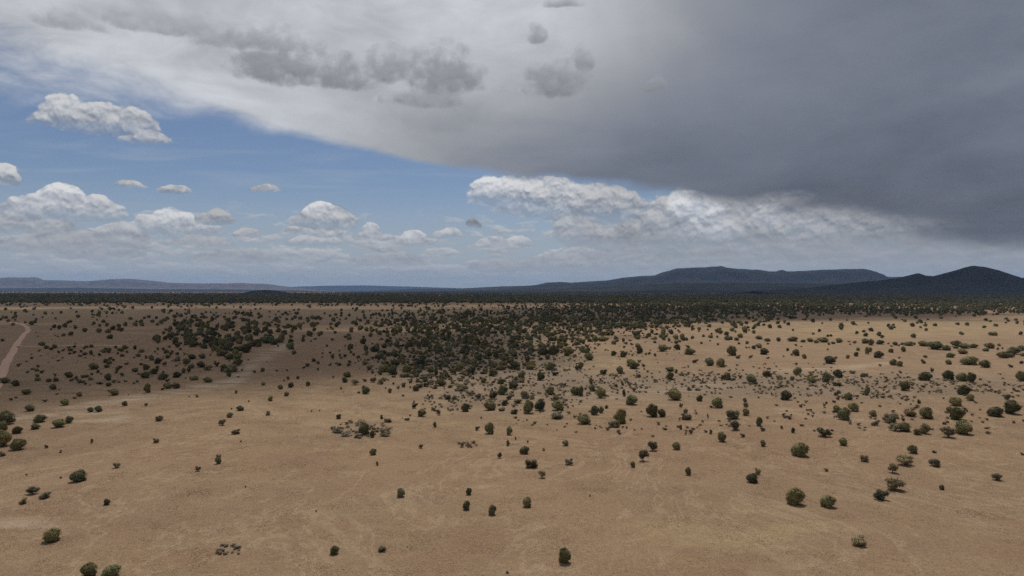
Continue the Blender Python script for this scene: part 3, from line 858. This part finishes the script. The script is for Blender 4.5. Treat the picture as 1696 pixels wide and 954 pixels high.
HAND = {
    (87, 898): 'round dark green juniper standing alone near the bottom corner of the open flat',
    (148, 955): 'left one of two junipers cut off by the bottom edge of the picture',
    (186, 957): 'right one of two junipers cut off by the bottom edge of the picture',
    (935, 933): 'tall olive juniper nearest the middle of the bottom edge, alone on bare ground',
    (555, 918): 'small round juniper alone at the bottom, left of the low grey clump',
    (633, 914): 'low grey clump at the bottom, right of a small round juniper',
    (1422, 905): 'grey green bush alone at the bottom of the open flat, towards the right',
    (1317, 837): 'wide ragged juniper with upright sprays, beside a smaller darker one',
    (1371, 841): 'dark squat juniper right of the wide ragged one',
    (1480, 814): 'pale open bush with a bare forked trunk and round shadow',
    (1499, 772): 'grey wide topped bush on a bare trunk above the pale open one',
    (603, 721): 'largest green juniper in the middle of the sage mound',
    (131, 799): 'broad juniper with a dark shadow, alone on the open flat',
}


def numbers():
    ox = oy = 0.0
    s = 1.0
    for tok in PLANTS.split():
        if tok[0] == '@':
            ox, oy, s = map(float, tok[1:].split(','))
        else:
            x, y, w, h = map(float, tok[1:].split(','))
            yield tok[0], ox + x / s, oy + y / s, w / s, h / s


def plant_all():
    used = {}
    proto = {}
    count = 0
    for kind, px, py, w, h in numbers():
        count += 1
        sind = (py - HY) / math.hypot(F, py - HY)
        x, y, z = at(px, py - 0.33 * w * sind)
        W = w * y / F * 1.08
        Hh = max((h * y / F - 0.45 * W * sind) / math.sqrt(1 - sind * sind), 0.42 * W) * 1.08
        rz = random.uniform(0, 6.283)
        i = random.randrange(1000)
        small = w < 9.0
        if kind == 'J':
            name, crown, trunk, grp, cat = ('juniper_tree', JC[i % NV], JT[i % NV], 'dark green junipers', 'juniper') if not small else ('young_juniper', JC[i % NV], None, 'young junipers', 'juniper')
            what = 'dark juniper'
        elif kind == 'G':
            name, crown, trunk, grp, cat, what = 'grey_bush', GC[i % 5], GT[i % 5], 'grey green bushes', 'bush', 'grey-green bush'
        elif kind == 'B':
            name, crown, trunk, grp, cat, what = 'open_bush', BC[i % 3], BT[i % 3], 'open bushes on bare stems', 'bush', 'open grey bush'
        elif kind == 'O':
            name, crown, trunk, grp, cat, what = 'rusty_bush', OC[i % 2], GT[i % 5], 'rusty bushes at the grove', 'bush', 'rust-coloured bush'
        else:
            name, crown, trunk, grp, cat, what = 'brown_shrub', RC[i % 5], None, 'small brown shrubs', 'shrub', 'brown shrub'
        size = 'tiny' if w < 5 else 'small' if w < 9 else 'mid-sized' if w < 14 else 'large'
        form = 'upright' if h > 1.12 * w else 'wide' if h < 0.62 * w else 'round'
        cx = min(max(px, 0), 1695) / 1696 * 100
        cy = min(max(py - h / 2, 0), 953) / 954 * 100
        lab = f'{size} {form} {what} {setting_of(px, py)}, {say(round(cx))} percent across, {say(round(cy))} percent down'
        for (hx, hy), t in HAND.items():
            if abs(px - hx) < 5 and abs(py - hy) < 7:
                lab = t
        if lab in used:
            used[lab] += 1
            lab = lab.replace(form, ('other ' if used[lab] == 2 else 'third ') + form, 1)
        used[lab] = used.get(lab, 0) + 1
        if trunk is None:
            o = link(bpy.data.objects.new(name, crown))
        else:
            o = link(bpy.data.objects.new(name, None))
            for nm, me in (('crown', crown), ('trunk', trunk)):
                c = link(bpy.data.objects.new(nm, me))
                c.parent = o
                if nm == 'crown' and kind == 'J' and h > 1.1 * w:
                    c.location.z = 0.0
        o.location = (x, y, z - 0.02 * Hh)
        o.rotation_euler = (0, 0, rz)
        o.scale = (W, W * random.uniform(.9, 1.1), Hh)
        tag(o, lab, cat, grp)
    return count


plant_all()

# ---- what nobody could count: far woods, grove, scrub, grass - points that carry plants
def scatter(name, pts, scl, meshes, label, seed=0):
    """One object of kind stuff whose points each carry one plant mesh."""
    r = np.random.default_rng(seed)
    me = bpy.data.meshes.new(name)
    me.vertices.add(len(pts))
    me.vertices.foreach_set('co', np.asarray(pts, dtype=np.float32).ravel())
    for nm, tp, arr in (('plant_scale', 'FLOAT_VECTOR', scl), ('plant_turn', 'FLOAT', r.uniform(0, 6.283, len(pts))), ('plant_pick', 'INT', r.integers(0, len(meshes), len(pts)))):
        a = me.attributes.new(nm, tp, 'POINT')
        a.data.foreach_set('vector' if tp == 'FLOAT_VECTOR' else 'value', np.asarray(arr, dtype=np.int32 if tp == 'INT' else np.float32).ravel())
    o = link(bpy.data.objects.new(name, me))
    g = bpy.data.node_groups.new(name + ' plants', 'GeometryNodeTree')
    g.interface.new_socket('Geometry', in_out='INPUT', socket_type='NodeSocketGeometry')
    g.interface.new_socket('Geometry', in_out='OUTPUT', socket_type='NodeSocketGeometry')
    N, Lk = g.nodes, g.links
    gi, go = N.new('NodeGroupInput'), N.new('NodeGroupOutput')
    jo = N.new('GeometryNodeJoinGeometry')
    for src in reversed(meshes):
        oi = N.new('GeometryNodeObjectInfo')
        oi.inputs['Object'].default_value = src
        oi.inputs['As Instance'].default_value = True
        Lk.new(oi.outputs['Geometry'], jo.inputs[0])
    ip = N.new('GeometryNodeInstanceOnPoints')

    def attr(nm, tp):
        a = N.new('GeometryNodeInputNamedAttribute')
        a.data_type = tp
        a.inputs['Name'].default_value = nm
        return a.outputs['Attribute']
    cb = N.new('ShaderNodeCombineXYZ')
    Lk.new(attr('plant_turn', 'FLOAT'), cb.inputs[2])
    Lk.new(gi.outputs[0], ip.inputs['Points'])
    Lk.new(jo.outputs[0], ip.inputs['Instance'])
    ip.inputs['Pick Instance'].default_value = True
    Lk.new(attr('plant_pick', 'INT'), ip.inputs['Instance Index'])
    Lk.new(cb.outputs[0], ip.inputs['Rotation'])
    Lk.new(attr('plant_scale', 'FLOAT_VECTOR'), ip.inputs['Scale'])
    Lk.new(ip.outputs[0], go.inputs[0])
    md = o.modifiers.new('plants', 'NODES')
    md.node_group = g
    return tag(o, label, kind='stuff')


def source(me):
    """An object in the picture that carries this mesh; the scatter repeats it."""
    for o in C.objects:
        if o.type == 'MESH' and o.data == me:
            return o
    return None


def inside(px, py, poly):
    c = np.zeros(px.shape, bool)
    for (x0, y0), (x1, y1) in zip(poly, poly[1:] + poly[:1]):
        c ^= ((y0 > py) != (y1 > py)) & (px < (x1 - x0) * (py - y0) / (y1 - y0 + 1e-9) + x0)
    return c


def ground_points(px, py):
    """Photo pixels -> ground points, many at once."""
    dx, dz = (px - CX) / F, np.maximum((py - HY) / F, 1e-4)
    y = CAMZ / dz
    for _ in range(12):
        y = y + ((CAMZ - land(dx * y, y)) / dz - y) * 0.6
    return np.stack([dx * y, y, land(dx * y, y)], -1)


J_SRC = [source(m) for m in JC]
G_SRC = [source(m) for m in GC]
R_SRC = [source(m) for m in RC]

GROVE_A = [(262, 538), (300, 524), (480, 522), (560, 529), (610, 534), (590, 544), (505, 546), (475, 552), (455, 566), (420, 582), (395, 588), (330, 578), (300, 566), (290, 554), (318, 546)]
GROVE_B = [(625, 524), (700, 518), (900, 514), (1000, 507), (1200, 507), (1340, 519), (1250, 530), (1195, 546), (1150, 556), (1060, 552), (990, 560), (950, 578), (895, 590), (850, 604), (790, 616), (760, 636), (700, 632), (650, 612), (640, 596), (655, 580), (632, 562), (645, 546)]


def in_region(n, x0, x1, y0, y1, keep, seed):
    r = np.random.default_rng(seed)
    px, py = r.uniform(x0, x1, n), r.uniform(y0, y1, n)
    k = keep(px, py, r)
    return px[k], py[k], r


def stand(name, px, py, wpx, label, seed, meshes, hfac=(.62, .95), grow=1.0):
    r = np.random.default_rng(seed)
    p = ground_points(px, py)
    w = wpx * p[:, 1] / F * r.uniform(.42, 1.0, len(p)) ** 1.0 * 1.35 * grow
    s = np.stack([w, w * r.uniform(.85, 1.15, len(p)), w * r.uniform(*hfac, len(p))], -1)
    return scatter(name, p, s, meshes, label, seed)


px, py, r_ = in_region(2000, 180, 690, 510, 606, lambda a, b, r: inside(a + r.normal(size=a.shape) * 22, b + r.normal(size=a.shape) * 6, GROVE_A) & (fbm(a / 14, b / 4, 4) + r.normal(size=a.shape) * .12 > .48), 11)
stand('lesser_grove_woods', px, py, 5.0 + (py - 520) * 0.13, 'lesser dark juniper grove on the shaded plain', 12, J_SRC)
px, py, r_ = in_region(9000, 520, 1500, 499, 656, lambda a, b, r: inside(a + r.normal(size=a.shape) * 46, b + r.normal(size=a.shape) * 11, GROVE_B) & (fbm(a / 16, b / 4.5, 8) + r.normal(size=a.shape) * .12 > .50 + np.clip((b - 550) / 300, 0, .3) - np.clip((545 - b) / 400, 0, .08)), 13)
stand('big_grove_woods', px, py, 3.8 + (py - 505) * 0.07, 'big dark juniper grove across the middle of the plain', 14, J_SRC)

px, py, r_ = in_region(3800, 570, 1110, 530, 660, lambda a, b, r: inside(a + r.normal(size=a.shape) * 20, b + r.normal(size=a.shape) * 8, GROVE_B) & (r.random(a.shape) < .85), 113)
stand('grove_undergrowth', px, py, 3.2 + (py - 530) * 0.05, 'grey brush growing among the junipers of the big grove', 114, G_SRC + R_SRC[:2], hfac=(.5, .8))

px, py, r_ = in_region(5200, 560, 1420, 502, 556, lambda a, b, r: r.random(a.shape) < np.clip(1.15 - np.hypot((a - 930 - (530 - b) * 6) / 330, (b - 524) / 26), 0, 1) * (.35 + 1.0 * (fbm(a / 26, b / 5, 71) > .45)), 115)
stand('back_grove_woods', px, py, 3.2 + (py - 502) * 0.08, 'back of the big grove merging into the far scrub', 116, J_SRC + G_SRC[:2])

# scattered junipers too far off to pick apart
px, py, r_ = in_region(9000, -60, 1760, 499, 566, lambda a, b, r: r.random(a.shape) < np.where(b < 508, .42, np.where(b < 522, .20, .075)) * np.where((a < 430) & (b > 520) & (b < 532), 2.2, 1) * (.35 + 1.6 * (fbm(a / 60, b / 9, 21) > .55)) * np.where((b > 560) & (a > 1150), 0, 1), 15)
stand('scattered_far_woods', px, py, 3.6 + (py - 500) * 0.075, 'scattered far junipers dotting the pale plain', 16, J_SRC)
# the right-hand wooded strip and the dark wood that closes the plain
px, py, r_ = in_region(9000, 900, 1800, 494, 523, lambda a, b, r: r.random(a.shape) < np.clip((523 - b) / 17, 0.05, 1) * np.clip((a - 880) / 300, 0, 1) * (.4 + fbm(a / 50, b / 4, 31)), 17)
stand('thinning_woods', px, py, 3.0 + (py - 494) * 0.08, 'juniper wood thinning out onto the yellow flat', 18, J_SRC)
px, py, r_ = in_region(60000, -140, 1840, 483.4, 503.0, lambda a, b, r: r.random(a.shape) < np.where(b < 496, 1.0, np.clip((503 - b) / 7, 0, 1)), 19)
stand('dark_horizon_forest', px, py, 0.9 + np.maximum(py - 485, 0) * 0.2, 'dark band of woodland closing the plain below the hills', 20, J_SRC[:3], hfac=(.5, .8), grow=1.25)

# low scrub: sage and dry brush
sage_src = []
for k, (sx, sy, w, h, t) in enumerate([(548, 716, 20, 8, 'low grey sage clump at the left end of the oval sage mound'), (563, 722, 18, 9, 'low grey sage clump on the near left side of the oval sage mound'), (630, 714, 18, 9, 'low grey sage clump at the right end of the oval sage mound'), (590, 702, 17, 8, 'low grey sage clump on the far rim of the oval sage mound')]):
    x, y, z = at(sx + 10, sy)
    o = link(bpy.data.objects.new('sage_clump', SC[k]))
    W = w * y / F
    o.location, o.scale, o.rotation_euler = (x, y, z), (W, W, W * .45), (0, 0, k)
    tag(o, t, 'sage', 'sage clumps on the mound')
    sage_src.append(o)


def scrub_keep(a, b, r):
    d = np.zeros(a.shape)
    for (cx, cy, rx, ry, k) in [(1150, 632, 240, 22, .9), (1480, 640, 260, 22, .9), (870, 630, 150, 50, 1.0), (760, 650, 90, 35, .8), (760, 585, 130, 45, .8), (1000, 580, 120, 25, .5), (1300, 630, 120, 25, .9), (1100, 700, 300, 20, .18), (1450, 690, 250, 30, .15), (640, 600, 60, 40, .35), (150, 590, 200, 60, .06), (350, 590, 100, 40, .2)]:
        d = np.maximum(d, k * np.clip(1.25 - np.hypot((a - cx) / rx, (b - cy) / ry), 0, 1))
    return r.random(a.shape) < d * (.25 + 1.2 * (fbm(a / 25, b / 9, 41) > .48))


px, py, r_ = in_region(15000, 0, 1720, 540, 720, scrub_keep, 23)
stand('scrub_undergrowth', px, py, 3.2 + (py - 560) * 0.022, 'low grey sage scrub around the groves and on the stony rise', 24, sage_src + R_SRC[:1], hfac=(.45, .75))


def mound_keep(a, b, r):
    return np.hypot((a - 600) / 46, (b - 712) / 15) < 1 + .25 * (r.random(a.shape) - .5)


px, py, r_ = in_region(150, 540, 660, 694, 732, mound_keep, 25)
p2x, p2y, r2 = in_region(16, 758, 790, 732, 742, lambda a, b, r: r.random(a.shape) < 2, 26)
p3x, p3y, r3 = in_region(26, 360, 400, 903, 918, lambda a, b, r: r.random(a.shape) < 2, 27)
stand('sage_undergrowth', np.concatenate([px, p2x, p3x]), np.concatenate([py, p2y, p3y]), 7.0, 'low grey sage covering the oval mound', 28, sage_src, hfac=(.4, .7))

# dry grass tussocks on the nearer flat
def tuft_patch(seed, n, half):
    r = np.random.default_rng(seed)
    V, Fc = [], []
    for _ in range(n):
        c = np.array([r.uniform(-half, half), r.uniform(-half, half), 0.0])
        s = r.uniform(.05, .13)
        for k in range(6):
            t = r.uniform(0, 6.283)
            d = np.array([math.cos(t), math.sin(t), 0])
            e = np.array([-d[1], d[0], 0])
            i = len(V)
            V += [c + e * s * .35 + d * s * .1, c - e * s * .35 + d * s * .1, c + d * s * r.uniform(.5, 1.1) + np.array([0, 0, s * r.uniform(.15, .5)])]
            Fc.append((i, i + 1, i + 2))
    return np.array(V), Fc


grass_src = []
for k, (gx, gy) in enumerate([(700, 900), (1000, 860), (1250, 920)]):
    o = link(bpy.data.objects.new('dry_grass', data('dry_grass', tuft_patch(60 + k, 110, 2.6), M_STRAW)))
    x, y, z = at(gx, gy)
    o.location = (x, y, z)
    tag(o, ('short', 'wispy', 'thin')[k] + ' dry straw-coloured grass tufts on the open flat', kind='stuff')
    grass_src.append(o)
r = np.random.default_rng(77)
n_ = 5200
gy_ = np.sqrt(r.uniform(78 ** 2, 330 ** 2, n_))
gx_ = r.uniform(-.78, .78, n_) * gy_
keep = fbm(gx_ / 30, gy_ / 30, 55) + r.normal(size=n_) * .12 > .34
gx_, gy_ = gx_[keep], gy_[keep]
gp = np.stack([gx_, gy_, land(gx_, gy_)], -1)
gs = np.repeat(r.uniform(.8, 1.25, (len(gp), 1)), 3, 1)
scatter('open_flat_grass', gp, gs, grass_src, 'dry straw-coloured grass covering the open flat', 78)

# ------------------------------------------------------------------ clouds overhead, out of the picture, whose shadows lie on the plain
def cloud_material():
    m = bpy.data.materials.new('cloud')
    m.use_nodes = True
    m.node_tree.nodes.clear()
    n = Net(m.node_tree)
    tc = n.node('ShaderNodeTexCoord')
    p = Ex(n, tc.outputs['Object'])
    s = n.node('ShaderNodeSeparateXYZ')
    n.put(s.inputs[0], p)
    rad = n.m('SQRT', Ex(n, s.outputs[0]) * Ex(n, s.outputs[0]) + Ex(n, s.outputs[1]) * Ex(n, s.outputs[1]))
    nz = n.noise(p, 2.2, 5, 0.6)
    thick = n.step(rad + (nz - 0.5) * 0.9, 1.0, 0.62) * 0.90
    tr = n.node('ShaderNodeBsdfTransparent')
    df = n.node('ShaderNodeBsdfDiffuse')
    df.inputs['Color'].default_value = (.9, .9, .9, 1)
    tl = n.node('ShaderNodeBsdfTranslucent')
    tl.inputs['Color'].default_value = (.85, .86, .88, 1)
    mx = n.node('ShaderNodeMixShader')
    mx.inputs[0].default_value = 0.5
    m.node_tree.links.new(df.outputs[0], mx.inputs[1])
    m.node_tree.links.new(tl.outputs[0], mx.inputs[2])
    mm = n.node('ShaderNodeMixShader')
    n.put(mm.inputs[0], thick)
    m.node_tree.links.new(tr.outputs[0], mm.inputs[1])
    m.node_tree.links.new(mx.outputs[0], mm.inputs[2])
    out = n.node('ShaderNodeOutputMaterial')
    m.node_tree.links.new(mm.outputs[0], out.inputs['Surface'])
    return m


M_CLOUD = cloud_material()
CLOUD_Z = 2600.0


def cloud(gx, gy, rx, ry, label, seed, z=CLOUD_Z):
    """A lens of cloud placed so that the sun throws its shadow around the ground point (gx, gy)."""
    r_, a_ = np.linspace(0, 1, 14), np.linspace(0, 2 * math.pi, 49)[:-1]
    R, A = np.meshgrid(r_, a_, indexing='ij')
    X, Y = R * np.cos(A), R * np.sin(A)
    bump = fbm(X * 4 + 9, Y * 4 + 9, seed)
    top = (1 - R ** 2) * (.25 + .75 * bump)
    v = np.stack([X, Y, top], -1).reshape(-1, 3)
    o = fast_mesh('cloud', v, grid_faces(14, 48, wrap=True), M_CLOUD)
    k = z / sdir.z
    o.location = (gx + sdir.x * k, gy + sdir.y * k, z)
    o.scale = (rx, ry, z * 0.06)
    return tag(o, label, kind='structure')


cloud(-360, 520, 520, 420, 'flat grey cloud shading the plain and the dirt road', 5)
cloud(-300, 1300, 1100, 640, 'long cloud shading the lesser grove', 6)
cloud(400, 1400, 640, 500, 'wide cloud shading the big grove', 7)
cloud(1500, 7300, 15000, 6400, 'high storm deck shading the far plain and the nearest peak', 9, 9500.0)

# ------------------------------------------------------------------ the air
def haze():
    z0, z1, h = -12.0, 820.0, 45000.0
    v = [(sx * h, sy * h, z) for z in (z0, z1) for sy in (-1, 1) for sx in (-1, 1)]
    f = [(0, 2, 3, 1), (4, 5, 7, 6), (0, 1, 5, 4), (2, 6, 7, 3), (0, 4, 6, 2), (1, 3, 7, 5)]
    m = bpy.data.materials.new('haze')
    m.use_nodes = True
    m.node_tree.nodes.clear()
    out = m.node_tree.nodes.new('ShaderNodeOutputMaterial')
    pv = m.node_tree.nodes.new('ShaderNodeVolumePrincipled')
    pv.inputs['Color'].default_value = (.38, .60, 1.0, 1)
    pv.inputs['Density'].default_value = HAZE
    pv.inputs['Anisotropy'].default_value = 0.2
    m.node_tree.links.new(pv.outputs[0], out.inputs['Volume'])
    o = mesh_obj('haze', v, f, m)
    tag(o, 'thin blue summer haze over the whole plain', kind='stuff')


HAZE = 2.0e-5
haze()
